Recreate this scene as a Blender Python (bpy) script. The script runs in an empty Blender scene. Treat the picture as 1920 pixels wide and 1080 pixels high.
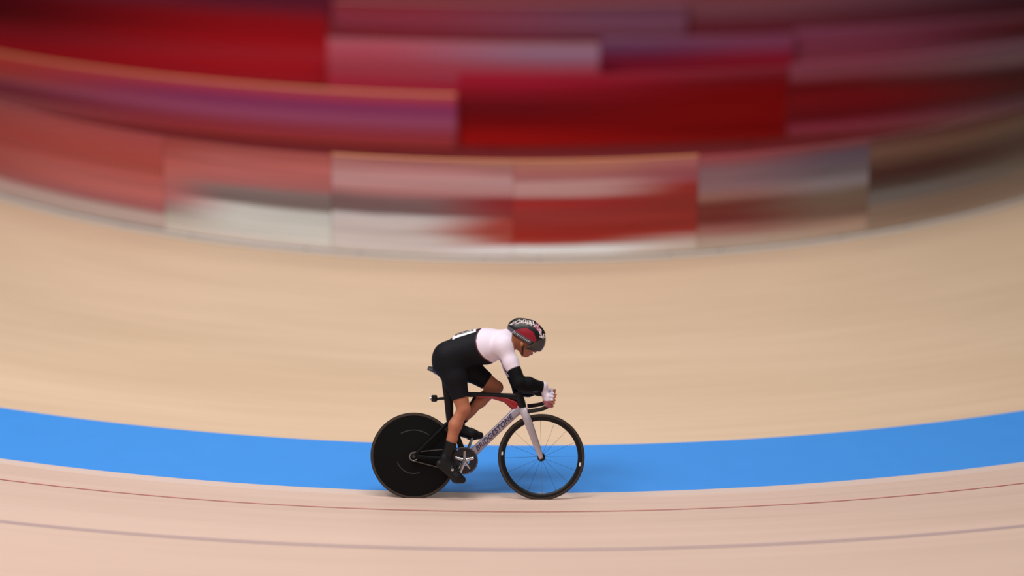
import bpy, bmesh, math, random
import numpy as np
from mathutils import Vector, Matrix, Euler

random.seed(7)
S = bpy.context.scene
COL = S.collection
R = math.radians

# ------------------------------------------------------------------ camera
LEAN = R(14.5)            # the bicycle leans into the bend, away from the stands
ELEV = R(21.5)            # height angle of the upper stand the photo was taken from
DIST = 30.0
FPX = 7290.0
cam = bpy.data.cameras.new('camera')
cam.sensor_width = 36.0
cam.lens = FPX / 1920 * 36.0
cam.clip_end = 400
cam.dof.use_dof = True
cam.dof.focus_distance = DIST
cam.dof.aperture_fstop = 0.30
cam_ob = bpy.data.objects.new('camera', cam)
COL.objects.link(cam_ob)
cam_ob.location = (0.247, -DIST * math.cos(ELEV), DIST * math.sin(ELEV))
PITCH = ELEV - math.atan(397 / FPX)
fwd = Vector((0, math.cos(PITCH), -math.sin(PITCH)))
q = fwd.to_track_quat('-Z', 'Y')
cam_ob.rotation_euler = (q.to_matrix() @ Matrix.Rotation(R(0.6), 3, 'Z')).to_euler()
S.camera = cam_ob

# ------------------------------------------------------------------ world, arena lamps, exposure
w = bpy.data.worlds.new('arena_ambient')
S.world = w
w.use_nodes = True
w.node_tree.nodes['Background'].inputs[0].default_value = (1.0, 0.96, 0.95, 1)
w.node_tree.nodes['Background'].inputs[1].default_value = 0.22
S.view_settings.view_transform = 'Standard'
S.view_settings.look = 'None'
S.view_settings.gamma = 1
S.view_settings.use_curve_mapping = False
S.view_settings.exposure = -1.40


def lamp(loc, aim, size, energy, color=(1, 0.97, 0.94)):
    L = bpy.data.lights.new('arena_lamp', 'AREA')
    L.shape = 'RECTANGLE'
    L.size, L.size_y = size
    L.energy = energy
    L.color = color
    o = bpy.data.objects.new('arena_lamp', L)
    COL.objects.link(o)
    o.location = loc
    o.rotation_euler = (Vector(aim) - Vector(loc)).to_track_quat('-Z', 'Y').to_euler()


lamp((-8, -3, 13), (-4, 3, 0), (7, 3), 3500, (1, 0.95, 0.97))
lamp((0, -2, 14), (0, 2, 0), (8, 3), 3100, (1, 0.96, 0.95))
lamp((9, -1, 14), (5, 4, 0), (6, 3), 500, (1, 0.94, 0.95))
lamp((-2, -20, 17), (0, 8, 0.5), (12, 3), 1150)
lamp((0, 12, 14), (0, 7, 0), (14, 3), 1500)


# ------------------------------------------------------------------ helpers: colour and materials
def lin(c):
    c = c / 255.0
    return c / 12.92 if c <= 0.04045 else ((c + 0.055) / 1.055) ** 2.4


def rgb(r, g, b, gain=1.0):
    return (lin(r) * gain, lin(g) * gain, lin(b) * gain, 1)


def mat(name, col, rough=0.5, metal=0.0, bump=0.0, scale=200, vary=0.06, coat=0.0, sheen=0.0, spec=0.5):
    m = bpy.data.materials.new(name)
    m.use_nodes = True
    nt = m.node_tree
    b = nt.nodes['Principled BSDF']
    b.inputs['Roughness'].default_value = rough
    b.inputs['Metallic'].default_value = metal
    b.inputs['Coat Weight'].default_value = coat
    b.inputs['Specular IOR Level'].default_value = spec
    b.inputs['Sheen Weight'].default_value = sheen
    tc = nt.nodes.new('ShaderNodeTexCoord')
    nz = nt.nodes.new('ShaderNodeTexNoise')
    nz.inputs['Scale'].default_value = scale * 0.2
    nz.inputs['Detail'].default_value = 4
    nt.links.new(tc.outputs['Object'], nz.inputs['Vector'])
    mx = nt.nodes.new('ShaderNodeMix')
    mx.data_type = 'RGBA'
    nt.links.new(nz.outputs['Fac'], mx.inputs['Factor'])
    mx.inputs['A'].default_value = [max(0, c * (1 - vary)) for c in col[:3]] + [1]
    mx.inputs['B'].default_value = [min(1, c * (1 + vary)) for c in col[:3]] + [1]
    nt.links.new(mx.outputs['Result'], b.inputs['Base Color'])
    if bump:
        n2 = nt.nodes.new('ShaderNodeTexNoise')
        n2.inputs['Scale'].default_value = scale
        nt.links.new(tc.outputs['Object'], n2.inputs['Vector'])
        bp = nt.nodes.new('ShaderNodeBump')
        bp.inputs['Strength'].default_value = bump
        bp.inputs['Distance'].default_value = 0.003
        nt.links.new(n2.outputs['Fac'], bp.inputs['Height'])
        nt.links.new(bp.outputs['Normal'], b.inputs['Normal'])
    return m


def wood_mat(name, c1, c2, plank=0.12):
    """long pine strips that run along the bend; UV is in metres (along, across)"""
    m = bpy.data.materials.new(name)
    m.use_nodes = True
    nt = m.node_tree
    b = nt.nodes['Principled BSDF']
    b.inputs['Roughness'].default_value = 0.5
    b.inputs['Specular IOR Level'].default_value = 0.25
    uv = nt.nodes.new('ShaderNodeUVMap')
    mp = nt.nodes.new('ShaderNodeMapping')
    mp.inputs['Scale'].default_value = (0.35, 9, 1)
    nt.links.new(uv.outputs['UV'], mp.inputs['Vector'])
    nz = nt.nodes.new('ShaderNodeTexNoise')
    nz.inputs['Scale'].default_value = 1.0
    nz.inputs['Detail'].default_value = 5
    nz.inputs['Roughness'].default_value = 0.6
    nt.links.new(mp.outputs['Vector'], nz.inputs['Vector'])
    mp2 = nt.nodes.new('ShaderNodeMapping')
    mp2.inputs['Scale'].default_value = (0.12, 0.9, 1)
    nt.links.new(uv.outputs['UV'], mp2.inputs['Vector'])
    n2 = nt.nodes.new('ShaderNodeTexNoise')
    n2.inputs['Scale'].default_value = 1.0
    n2.inputs['Detail'].default_value = 2
    nt.links.new(mp2.outputs['Vector'], n2.inputs['Vector'])
    add = nt.nodes.new('ShaderNodeMath')
    add.operation = 'ADD'
    nt.links.new(nz.outputs['Fac'], add.inputs[0])
    nt.links.new(n2.outputs['Fac'], add.inputs[1])
    rp = nt.nodes.new('ShaderNodeMapRange')
    rp.inputs['From Min'].default_value = 0.7
    rp.inputs['From Max'].default_value = 1.3
    nt.links.new(add.outputs[0], rp.inputs['Value'])
    mx = nt.nodes.new('ShaderNodeMix')
    mx.data_type = 'RGBA'
    mx.inputs['A'].default_value = c1
    mx.inputs['B'].default_value = c2
    nt.links.new(rp.outputs['Result'], mx.inputs['Factor'])
    nt.links.new(mx.outputs['Result'], b.inputs['Base Color'])
    return m


def print_mat(name, left, right, gain, seed, wob=0.05, edge=(0.15, 0.85)):
    """printed board: two stacks of colour stripes (v, (r,g,b)) that run over into each other along the board"""
    m = bpy.data.materials.new(name)
    m.use_nodes = True
    nt = m.node_tree
    b = nt.nodes['Principled BSDF']
    b.inputs['Roughness'].default_value = 0.55
    b.inputs['Specular IOR Level'].default_value = 0.2
    uv = nt.nodes.new('ShaderNodeUVMap')
    sp = nt.nodes.new('ShaderNodeSeparateXYZ')
    nt.links.new(uv.outputs['UV'], sp.inputs[0])

    def streak(sx, sy, off, detail=5):
        mp = nt.nodes.new('ShaderNodeMapping')
        mp.inputs['Scale'].default_value = (sx, sy, 1)
        mp.inputs['Location'].default_value = (seed * 3.7 + off, seed * 1.3, 0)
        nt.links.new(uv.outputs['UV'], mp.inputs['Vector'])
        nz = nt.nodes.new('ShaderNodeTexNoise')
        nz.inputs['Scale'].default_value = 1.0
        nz.inputs['Detail'].default_value = detail
        nt.links.new(mp.outputs['Vector'], nz.inputs['Vector'])
        return nz.outputs['Fac']

    def math_(op, a, c, d=None):
        n = nt.nodes.new('ShaderNodeMath')
        n.operation = op
        for i, v in enumerate((a, c, d)):
            if v is None:
                continue
            if isinstance(v, (int, float)):
                n.inputs[i].default_value = v
            else:
                nt.links.new(v, n.inputs[i])
        return n.outputs[0]

    wobble = math_('MULTIPLY', math_('SUBTRACT', streak(0.9, 5, 0), 0.5), wob * 2)
    v = math_('ADD', sp.outputs['Y'], wobble)

    def ramp(stops):
        rn = nt.nodes.new('ShaderNodeValToRGB')
        stops = sorted(stops)
        el = rn.color_ramp.elements
        el[0].position, el[0].color = stops[0][0], rgb(*stops[0][1], gain)
        el[1].position, el[1].color = stops[-1][0], rgb(*stops[-1][1], gain)
        for p, c in stops[1:-1]:
            e = el.new(p)
            e.color = rgb(*c, gain)
        rn.color_ramp.interpolation = 'EASE'
        nt.links.new(v, rn.inputs['Fac'])
        return rn.outputs['Color']

    mr = nt.nodes.new('ShaderNodeMapRange')
    mr.interpolation_type = 'SMOOTHSTEP'
    mr.inputs['From Min'].default_value, mr.inputs['From Max'].default_value = edge
    u = math_('ADD', sp.outputs['X'], math_('MULTIPLY', math_('SUBTRACT', streak(0.5, 9, 5), 0.5), 0.5))
    nt.links.new(u, mr.inputs['Value'])
    mx = nt.nodes.new('ShaderNodeMix')
    mx.data_type = 'RGBA'
    nt.links.new(mr.outputs['Result'], mx.inputs['Factor'])
    nt.links.new(ramp(left), mx.inputs['A'])
    nt.links.new(ramp(right), mx.inputs['B'])
    st = nt.nodes.new('ShaderNodeMapRange')
    st.inputs['From Min'].default_value, st.inputs['From Max'].default_value = 0.25, 0.75
    st.inputs['To Min'].default_value, st.inputs['To Max'].default_value = 0.74, 1.26
    nt.links.new(streak(0.8, 26, 11, 6), st.inputs['Value'])
    hs = nt.nodes.new('ShaderNodeMix')
    hs.data_type = 'RGBA'
    hs.blend_type = 'MULTIPLY'
    hs.inputs['Factor'].default_value = 1
    nt.links.new(mx.outputs['Result'], hs.inputs['A'])
    cc = nt.nodes.new('ShaderNodeCombineColor')
    for i in range(3):
        nt.links.new(st.outputs['Result'], cc.inputs[i])
    nt.links.new(cc.outputs[0], hs.inputs['B'])
    nt.links.new(hs.outputs['Result'], b.inputs['Base Color'])
    return m


# ------------------------------------------------------------------ helpers: objects
def link(name, me, mats=None, parent=None, smooth=True):
    o = bpy.data.objects.new(name, me)
    COL.objects.link(o)
    if mats is not None:
        for m in (mats if isinstance(mats, (list, tuple)) else [mats]):
            me.materials.append(m)
    if smooth:
        me.polygons.foreach_set('use_smooth', [True] * len(me.polygons))
        try:
            me.set_sharp_from_angle(angle=R(38))
        except Exception:
            pass
    if parent:
        o.parent = parent
    return o


def link_bm(name, bm, mats=None, parent=None, smooth=True):
    bmesh.ops.recalc_face_normals(bm, faces=bm.faces)
    me = bpy.data.meshes.new(name)
    bm.to_mesh(me)
    bm.free()
    return link(name, me, mats, parent, smooth)


def thing(name, label, cat, loc=(0, 0, 0), rot=(0, 0, 0), group=None):
    o = bpy.data.objects.new(name, None)
    COL.objects.link(o)
    o.location = loc
    o.rotation_euler = rot
    o['label'] = label
    o['category'] = cat
    if group:
        o['group'] = group
    return o


def sweep(bm, pts, radii, up=(0, 1, 0), n=16, square=1.0, closed=False, mi=0):
    """loft ellipses (a = half depth seen from the side, b = half thickness along up) along pts"""
    pts = [Vector(p) for p in pts]
    up = Vector(up)
    rings = []
    N = len(pts)
    if not isinstance(radii, list):
        radii = [radii] * N
    for i, p in enumerate(pts):
        if closed:
            t = pts[(i + 1) % N] - pts[i - 1]
        else:
            t = pts[min(i + 1, N - 1)] - pts[max(i - 1, 0)]
        t.normalize()
        s = up - t * up.dot(t)
        if s.length < 1e-4:
            s = Vector((1, 0, 0)) - t * t.x
        s.normalize()
        nrm = t.cross(s)
        a, b = radii[i] if isinstance(radii[i], tuple) else (radii[i], radii[i])
        ring = []
        for k in range(n):
            th = 2 * math.pi * k / n
            c, sn = math.cos(th), math.sin(th)
            if square != 1.0:
                c = math.copysign(abs(c) ** square, c)
                sn = math.copysign(abs(sn) ** square, sn)
            ring.append(bm.verts.new(p + nrm * (a * c) + s * (b * sn)))
        rings.append(ring)
    M = N if closed else N - 1
    for i in range(M):
        A, B = rings[i], rings[(i + 1) % N]
        for k in range(n):
            f = bm.faces.new((A[k], A[(k + 1) % n], B[(k + 1) % n], B[k]))
            f.material_index = mi
    if not closed:
        bm.faces.new(rings[0]).material_index = mi
        bm.faces.new(list(reversed(rings[-1]))).material_index = mi
    return bm


def lathe(bm, prof, center, n=72, mi=0, closed=True):
    """turn a closed (r, y) outline about the Y axis through center"""
    cx, cy, cz = center
    rings = []
    for r, y in prof:
        if r < 1e-6:
            rings.append([bm.verts.new((cx, cy + y, cz))])
        else:
            rings.append([bm.verts.new((cx + r * math.cos(2 * math.pi * k / n), cy + y, cz + r * math.sin(2 * math.pi * k / n))) for k in range(n)])
    P = len(rings)
    for i in range(P if closed else P - 1):
        A, B = rings[i], rings[(i + 1) % P]
        for k in range(n):
            k2 = (k + 1) % n
            if len(A) == 1 and len(B) == 1:
                continue
            if len(A) == 1:
                f = bm.faces.new((A[0], B[k2], B[k]))
            elif len(B) == 1:
                f = bm.faces.new((A[k], A[k2], B[0]))
            else:
                f = bm.faces.new((A[k], A[k2], B[k2], B[k]))
            f.material_index = mi
    return bm


def torus(bm, r, ra, rb, center, n=96, m=12, mi=0):
    return lathe(bm, [(r + ra * math.cos(2 * math.pi * k / m), rb * math.sin(2 * math.pi * k / m)) for k in range(m)], center, n, mi)


def box(bm, c, size, mi=0, bev=0.0):
    r = bmesh.ops.create_cube(bm, size=1.0, matrix=Matrix.Translation(c) @ Matrix.Diagonal((*size, 1)))
    fs = set()
    for v in r['verts']:
        for f in v.link_faces:
            f.material_index = mi
            fs.add(f)
    if bev:
        es = set(e for f in fs for e in f.edges)
        bmesh.ops.bevel(bm, geom=list(es), offset=bev, segments=2, affect='EDGES', profile=0.5)
    return bm


# ------------------------------------------------------------------ track, blue band, apron, infield floor
CX, CY, BANK = 0.05, 12.0, R(12)      # centre of the bend; the datum line has radius 12 m


def strip(name, r0, r1, material, nr=6, a0=-62, a1=62, na=160, lift=0.0, thick=0.0):
    """a piece of the bend between two radii; outside r = 12 the boards rise at the bank angle"""
    bm = bmesh.new()
    uvl = bm.loops.layers.uv.new('UVMap')
    g = []
    for i in range(nr + 1):
        r = r0 + (r1 - r0) * i / nr
        row = []
        for k in range(na + 1):
            a = R(a0 + (a1 - a0) * k / na)
            z = max(0.0, r - 12.0) * math.tan(BANK) + lift
            row.append((bm.verts.new((CX + r * math.sin(a), CY - r * math.cos(a), z)), (a * 12.0, r)))
        g.append(row)
    for i in range(nr):
        for k in range(na):
            q4 = (g[i][k], g[i][k + 1], g[i + 1][k + 1], g[i + 1][k])
            f = bm.faces.new([x[0] for x in q4])
            for lp, x in zip(f.loops, q4):
                lp[uvl].uv = x[1]
    if thick:
        r = bmesh.ops.extrude_face_region(bm, geom=bm.faces[:])
        for v in r['geom']:
            if isinstance(v, bmesh.types.BMVert):
                v.co.z += thick
    o = link_bm(name, bm, material, smooth=False)
    o['kind'] = 'structure'
    return o


M_track = wood_mat('track_pine', rgb(202, 174, 156), rgb(216, 188, 171))
M_apron = wood_mat('apron_pine', rgb(203, 176, 146), rgb(216, 189, 160))
M_blue = mat('blue_paint', rgb(54, 140, 222), 0.5, scale=20, vary=0.04)
M_carpet = mat('red_carpet', rgb(118, 14, 20), 0.9, bump=0.3, scale=300, vary=0.15)
strip('floor_track', 11.96, 20.0, M_track, nr=16)
strip('floor_blue_band', 10.82, 11.86, M_blue)
strip('floor_apron', 5.62, 10.82, M_apron, nr=10)
strip('trim_pale_joint', 11.86, 11.96, mat('pale_joint', rgb(206, 184, 172), 0.5))
strip('trim_datum_line', 12.00, 12.045, mat('black_line_paint', rgb(96, 78, 68), 0.5), nr=1, lift=0.003)
strip('trim_sprint_line', 12.54, 12.565, mat('red_line_paint', rgb(196, 112, 100), 0.5), nr=1, lift=0.003)
strip('trim_stayer_line', 14.11, 14.14, mat('blue_line_paint', rgb(118, 100, 140), 0.5), nr=1, lift=0.003)
bm = bmesh.new()
box(bm, (0, 22, -0.03), (110, 74, 0.04))
o = link_bm('floor', bm, M_carpet, smooth=False)
o['kind'] = 'structure'

# ------------------------------------------------------------------ barrier boards of the infield
M_foot = mat('board_foot_steel', rgb(70, 62, 66), 0.5, 0.6)
GAIN = 1.2        # front-row print colours brightened in place of lamp light; rows behind more so
GAIN_BACK = 1.75


F1 = 'front row of curved fence panels'


def board(label, x0, x1, y0, rad, h, left, right, rail, seed, xc=0.1, edge=(0.15, 0.85), group='printed barrier boards in the infield', z0=0.03, wob=0.05):
    """free standing printed board, bowed along its length, on steel feet with a round top rail"""
    def P(x):
        d = x - xc
        return Vector((x, y0 + rad - math.sqrt(max(0.01, rad * rad - d * d)), 0))
    a0, a1 = math.asin(max(-.97, min(.97, (x0 - xc) / rad))), math.asin(max(-.97, min(.97, (x1 - xc) / rad)))
    n = max(8, int((a1 - a0) * rad / 0.12))
    pts = [P(xc + rad * math.sin(a0 + (a1 - a0) * i / n)) for i in range(n + 1)]
    org = pts[n // 2].copy()
    t = thing('barrier_board', label, 'barrier', org, group=group)
    bm = bmesh.new()
    uvl = bm.loops.layers.uv.new('UVMap')
    rows = []
    for i, p in enumerate(pts):
        tn = (pts[min(i + 1, n)] - pts[max(i - 1, 0)]).normalized()
        nr = Vector((tn.y, -tn.x, 0))
        u = i / n
        b = p - org
        rows.append([(bm.verts.new(b + nr * s + Vector((0, 0, z))), u, v) for s, z, v in
                     ((0.02, z0, 0), (0.02, h, 1), (-0.02, h, 1), (-0.02, z0, 0))])
    for i in range(n):
        for k in range(4):
            q4 = (rows[i][k], rows[i + 1][k], rows[i + 1][(k + 1) % 4], rows[i][(k + 1) % 4])
            f = bm.faces.new([x[0] for x in q4])
            for lp, x in zip(f.loops, q4):
                lp[uvl].uv = (x[1], x[2])
    for rw in (rows[0], rows[-1]):
        f = bm.faces.new([x[0] for x in rw])
        for lp, x in zip(f.loops, rw):
            lp[uvl].uv = (x[1], x[2])
    link_bm('panel', bm, print_mat('board_print', left, right, GAIN if group == F1 else GAIN_BACK, seed, wob=wob, edge=edge), t, smooth=False)
    if rail:
        bm = bmesh.new()
        sweep(bm, [p - org + Vector((0, 0, h + 0.012)) for p in pts], rail[0], up=(0, 0, 1), n=8)
        link_bm('top_rail', bm, mat('rail_paint', rgb(*rail[1]), 0.4), t)
    for f in (0.12, 0.88):
        i = int(round(f * n))
        tn = (pts[min(i + 1, n)] - pts[max(i - 1, 0)]).normalized()
        nr = Vector((tn.y, -tn.x, 0))
        p = pts[i] - org
        bm = bmesh.new()
        sweep(bm, [p - nr * 0.34 + Vector((0, 0, 0.012)), p - nr * 0.025 + Vector((0, 0, 0.012))], (0.02, 0.012), up=(0, 0, 1), n=4)
        sweep(bm, [p - nr * 0.30 + Vector((0, 0, 0.02)), p - nr * 0.032 + Vector((0, 0, h * 0.75))], 0.011, up=(0, 1, 0.3), n=6)
        link_bm('foot', bm, M_foot, t)
    return t


F1 = 'front row of curved fence panels'
ORANGE = (196, 128, 84)
# -- front row, along the edge of the apron
A_l = [(0, (188, 158, 148)), (.16, (186, 148, 142)), (.2, (150, 66, 58)), (.45, (140, 48, 42)), (.75, (146, 58, 58)), (1, (122, 72, 72))]
A_r = [(0, (182, 164, 156)), (.14, (168, 150, 144)), (.2, (154, 92, 94)), (.4, (166, 92, 88)), (.7, (150, 66, 60)), (1, (140, 62, 62))]
B_l = [(0, (196, 186, 172)), (.18, (164, 158, 150)), (.24, (140, 112, 112)), (.42, (160, 92, 94)), (.6, (162, 88, 84)), (1, (140, 58, 54))]
B_r = [(0, (200, 188, 180)), (.10, (192, 194, 188)), (.37, (178, 182, 180)), (.42, (104, 92, 92)), (.56, (112, 98, 98)), (.63, (150, 90, 90)), (.8, (160, 88, 86)), (1, (142, 70, 66))]
C_l = [(0, (196, 180, 166)), (.08, (196, 188, 186)), (.25, (180, 172, 170)), (.40, (176, 172, 174)), (.45, (98, 80, 82)), (.58, (106, 82, 84)), (.66, (146, 100, 102)), (.75, (168, 128, 130)), (1, (146, 92, 92))]
C_r = [(0, (190, 170, 150)), (.05, (212, 212, 216)), (.10, (204, 202, 206)), (.15, (150, 66, 56)), (.35, (146, 58, 50)), (.45, (122, 44, 46)), (.60, (124, 32, 38)), (.68, (164, 122, 124)), (.8, (166, 132, 134)), (.9, (146, 98, 100)), (1, (152, 104, 92))]
D_l = [(0, (196, 176, 156)), (.05, (214, 220, 224)), (.11, (206, 208, 210)), (.15, (150, 60, 52)), (.2, (138, 34, 28)), (.45, (132, 44, 42)), (.6, (138, 34, 34)), (.66, (166, 126, 126)), (.78, (166, 128, 128)), (.86, (146, 88, 90)), (1, (158, 104, 90))]
D_r = [(0, (190, 172, 154)), (.08, (192, 180, 172)), (.15, (176, 140, 134)), (.22, (136, 44, 38)), (.5, (126, 40, 36)), (.7, (138, 44, 38)), (.78, (140, 72, 82)), (.9, (142, 78, 84)), (1, (152, 92, 90))]
E_l = [(0, (188, 172, 156)), (.10, (182, 160, 148)), (.2, (150, 100, 94)), (.3, (104, 44, 40)), (.48, (104, 46, 40)), (.56, (132, 92, 84)), (.68, (136, 104, 112)), (.82, (120, 90, 98)), (1, (138, 66, 72))]
E_r = [(0, (188, 168, 148)), (.12, (164, 136, 122)), (.28, (112, 90, 78)), (.45, (112, 96, 84)), (.58, (128, 122, 128)), (.72, (98, 88, 96)), (.88, (90, 76, 92)), (1, (112, 62, 66))]
F_l = [(0, (160, 138, 120)), (.2, (138, 118, 104)), (.34, (110, 106, 106)), (.48, (74, 58, 54)), (.62, (70, 38, 36)), (.72, (84, 60, 50)), (.85, (112, 82, 70)), (1, (92, 54, 52))]
F_r = [(0, (176, 158, 142)), (.2, (152, 138, 124)), (.45, (110, 98, 86)), (.7, (104, 90, 82)), (.88, (120, 108, 94)), (1, (84, 62, 62))]
board('bowed red fence panel with pale foot strip, left end of the front row', -6.2, -2.992, 6.0, 7.2, .93, A_l, A_r, None, 1, group=F1)
board('fence panel printed pink above, dark grey in the middle and light grey below', -2.988, -1.412, 6.0, 7.2, .93, B_l, B_r, None, 2, group=F1, edge=(-.1, .45))
board('fence panel fading from light grey to red, with a dark stripe at half height', -1.408, .248, 6.0, 7.2, .93, C_l, C_r, (.012, ORANGE), 3, group=F1, edge=(.45, 1.0))
board('mostly red fence panel with orange rail and white foot strip, right above the helmet', .252, 1.938, 6.0, 7.2, .93, D_l, D_r, (.012, ORANGE), 4, group=F1, edge=(.4, .95))
board('fence panel fading from dark red to mauve grey, next to the brown one', 1.942, 3.558, 6.0, 7.2, .93, E_l, E_r, None, 5, group=F1)
board('brown and beige fence panel with dark patch, right end of the front row', 3.562, 6.2, 6.0, 7.2, .93, F_l, F_r, None, 6, group=F1)

# -- second row
F2 = 'low boards of the second row'
G_l = [(0, (130, 60, 60)), (.15, (118, 66, 68)), (.3, (96, 36, 44)), (.42, (96, 32, 48)), (.52, (122, 66, 70)), (.62, (142, 54, 46)), (1, (150, 50, 42))]
G_r = [(0, (136, 46, 42)), (.25, (124, 44, 54)), (.5, (128, 62, 88)), (.72, (112, 44, 80)), (.9, (138, 44, 66)), (1, (150, 60, 60))]
H_l = [(0, (134, 10, 8)), (.2, (118, 6, 6)), (.35, (96, 2, 6)), (.55, (86, 6, 12)), (.72, (110, 12, 24)), (.9, (136, 18, 38)), (1, (132, 22, 40))]
H_r = [(0, (118, 20, 16)), (.15, (104, 4, 4)), (.4, (110, 6, 6)), (.7, (106, 4, 6)), (.85, (98, 10, 16)), (1, (112, 34, 46))]
I_l = [(0, (110, 40, 42)), (.12, (120, 46, 60)), (.25, (90, 14, 20)), (.5, (102, 14, 18)), (.7, (88, 8, 12)), (.85, (116, 56, 66)), (1, (118, 56, 72))]
I_r = [(0, (110, 88, 78)), (.15, (84, 64, 68)), (.35, (66, 38, 34)), (.6, (60, 34, 34)), (.78, (104, 84, 86)), (1, (92, 70, 78))]
board('long low purple and red board under an orange rail, behind the fence at left', -5.9, -.33, 9.5, 10, .57, G_l, G_r, (.016, (204, 130, 92)), 7, group=F2, edge=(.1, .6))
board('plain deep red board behind the fence, above and right of the helmet', -.31, 3.0, 9.6, 11, .78, H_l, H_r, None, 8, group=F2)
board('maroon board fading to grey behind the fence at the right edge', 3.02, 6.4, 9.6, 11, .80, I_l, I_r, None, 9, group=F2)

# -- third row
F3 = 'boards of the third row'
J_l = [(0, (138, 14, 20)), (.2, (118, 12, 20)), (.4, (104, 14, 22)), (.55, (74, 8, 12)), (.65, (56, 2, 6)), (.85, (62, 2, 10)), (.95, (104, 30, 38)), (1, (130, 26, 36))]
J_r = [(0, (140, 22, 30)), (.2, (142, 14, 24)), (.4, (146, 26, 34)), (.5, (138, 10, 18)), (.75, (128, 8, 16)), (.9, (104, 18, 30)), (1, (74, 18, 36))]
K_l = [(0, (150, 34, 54)), (.25, (140, 28, 46)), (.36, (144, 44, 58)), (.6, (148, 58, 70)), (.85, (160, 70, 84)), (1, (164, 80, 92))]
K_r = [(0, (138, 16, 34)), (.25, (136, 22, 40)), (.36, (142, 56, 72)), (.6, (136, 58, 72)), (.75, (134, 96, 116)), (.9, (138, 104, 124)), (1, (140, 100, 112))]
L_l = [(0, (116, 20, 26)), (.5, (112, 30, 38)), (.62, (124, 46, 60)), (.85, (130, 46, 58)), (1, (120, 32, 38))]
L_r = [(0, (80, 24, 34)), (.4, (78, 28, 38)), (.6, (104, 60, 78)), (.8, (108, 66, 86)), (.92, (90, 46, 62)), (1, (112, 62, 72))]
Mm_l = [(0, (108, 8, 16)), (.3, (116, 14, 30)), (.6, (100, 18, 42)), (.8, (92, 48, 78)), (1, (110, 70, 92))]
Mm_r = [(0, (104, 8, 12)), (.3, (112, 12, 24)), (.6, (120, 20, 38)), (.8, (112, 50, 76)), (1, (112, 58, 80))]
N_l = [(0, (92, 14, 22)), (.3, (90, 14, 24)), (.55, (92, 34, 44)), (.75, (104, 58, 68)), (.9, (112, 62, 66)), (1, (112, 52, 60))]
N_r = [(0, (78, 46, 46)), (.3, (88, 60, 68)), (.5, (70, 30, 38)), (.7, (54, 24, 28)), (.85, (76, 48, 62)), (1, (80, 58, 82))]
O_l = [(0, (116, 54, 60)), (.3, (124, 54, 66)), (.55, (110, 46, 62)), (.75, (112, 48, 66)), (1, (116, 58, 80))]
O_r = [(0, (104, 82, 84)), (.25, (106, 84, 88)), (.5, (84, 60, 66)), (.68, (62, 20, 20)), (.85, (74, 28, 30)), (1, (84, 50, 54))]
board('tall bright red board with a dark maroon top, in the upper left corner', -6.4, -1.72, 11.7, 16, .92, J_l, J_r, None, 10, group=F3)
board('pink and crimson board with pale lilac right half, near the middle of the third row', -1.70, 1.13, 11.3, 16, .64, K_l, K_r, (.008, (176, 110, 122)), 11, group=F3, wob=.03)  # pale rail colour stands in for a thin streak of lamp light
board('short crimson board with violet top stripe, next right from the lilac one', 1.15, 3.2, 11.7, 16, .60, Mm_l, Mm_r, None, 12, group=F3)
board('dusty pink board with one dark brown stripe, third row at the right edge', 3.22, 6.6, 11.8, 16, .62, O_l, O_r, None, 13, group=F3)
# -- fourth row
F4 = 'boards of the rear row'
board('mauve board standing behind the lilac one, red at its left end', -1.72, 2.1, 12.8, 18, .68, L_l, L_r, (.006, (206, 150, 156)), 14, group=F4)  # thin pale rail added to imitate a bright light streak
board('maroon and brown board in the upper right corner', 2.12, 6.9, 12.9, 18, .76, N_l, N_r, None, 15, group=F4)
P_c = [(0, (128, 24, 34)), (.5, (132, 26, 38)), (1, (136, 28, 40))]
P_d = [(0, (80, 16, 34)), (.5, (86, 20, 40)), (1, (120, 40, 60))]
Q_c = [(0, (110, 32, 38)), (.4, (116, 48, 54)), (1, (120, 46, 58))]
Q_d = [(0, (96, 44, 60)), (.5, (92, 56, 80)), (1, (84, 60, 90))]
board('crimson board farthest back at left, only its face seen at the top edge', -7.2, -1.75, 14.6, 22, .62, P_c, P_d, None, 16, group=F4)
board('dull red to violet board farthest back at right, along the top edge', -1.7, 7.4, 14.6, 22, .62, Q_c, Q_d, None, 17, group=F4)

# white kerb at the foot of the fence
bm = bmesh.new()
pts = [Vector((.1 + 7.26 * math.sin(R(a)), 13.2 - 7.26 * math.cos(R(a)), 0.012)) for a in range(-58, 59, 2)]
sweep(bm, pts, (.022, .014), up=(0, 0, 1), n=4)
o = link_bm('trim_fence_kerb', bm, mat('kerb_white', rgb(206, 206, 204), 0.5), smooth=False)
o['kind'] = 'structure'

# ------------------------------------------------------------------ bicycle
DEL = ELEV - LEAN
SN, CS = math.sin(DEL), math.cos(DEL)


def L3(px, py, y=0.0):
    """bike-frame metres (x forward, y to the rider's left, z up in the plane of the bike) of a measured point"""
    return ((px - 900) / 243.0, y, ((937 - py) / 243.0 - y * SN) / CS)


BR = (-LEAN, 0, 0)
BLOC = (0, -0.02, 0.006)
bike = thing('track_bicycle', 'racing track bicycle with black disc rear wheel and silver down tube under the rider', 'bicycle', BLOC, BR)
RH = Vector((-.494, 0, .334))
FH = Vector((.486, 0, .334))
BB = Vector((-.105, 0, .305))

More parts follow.
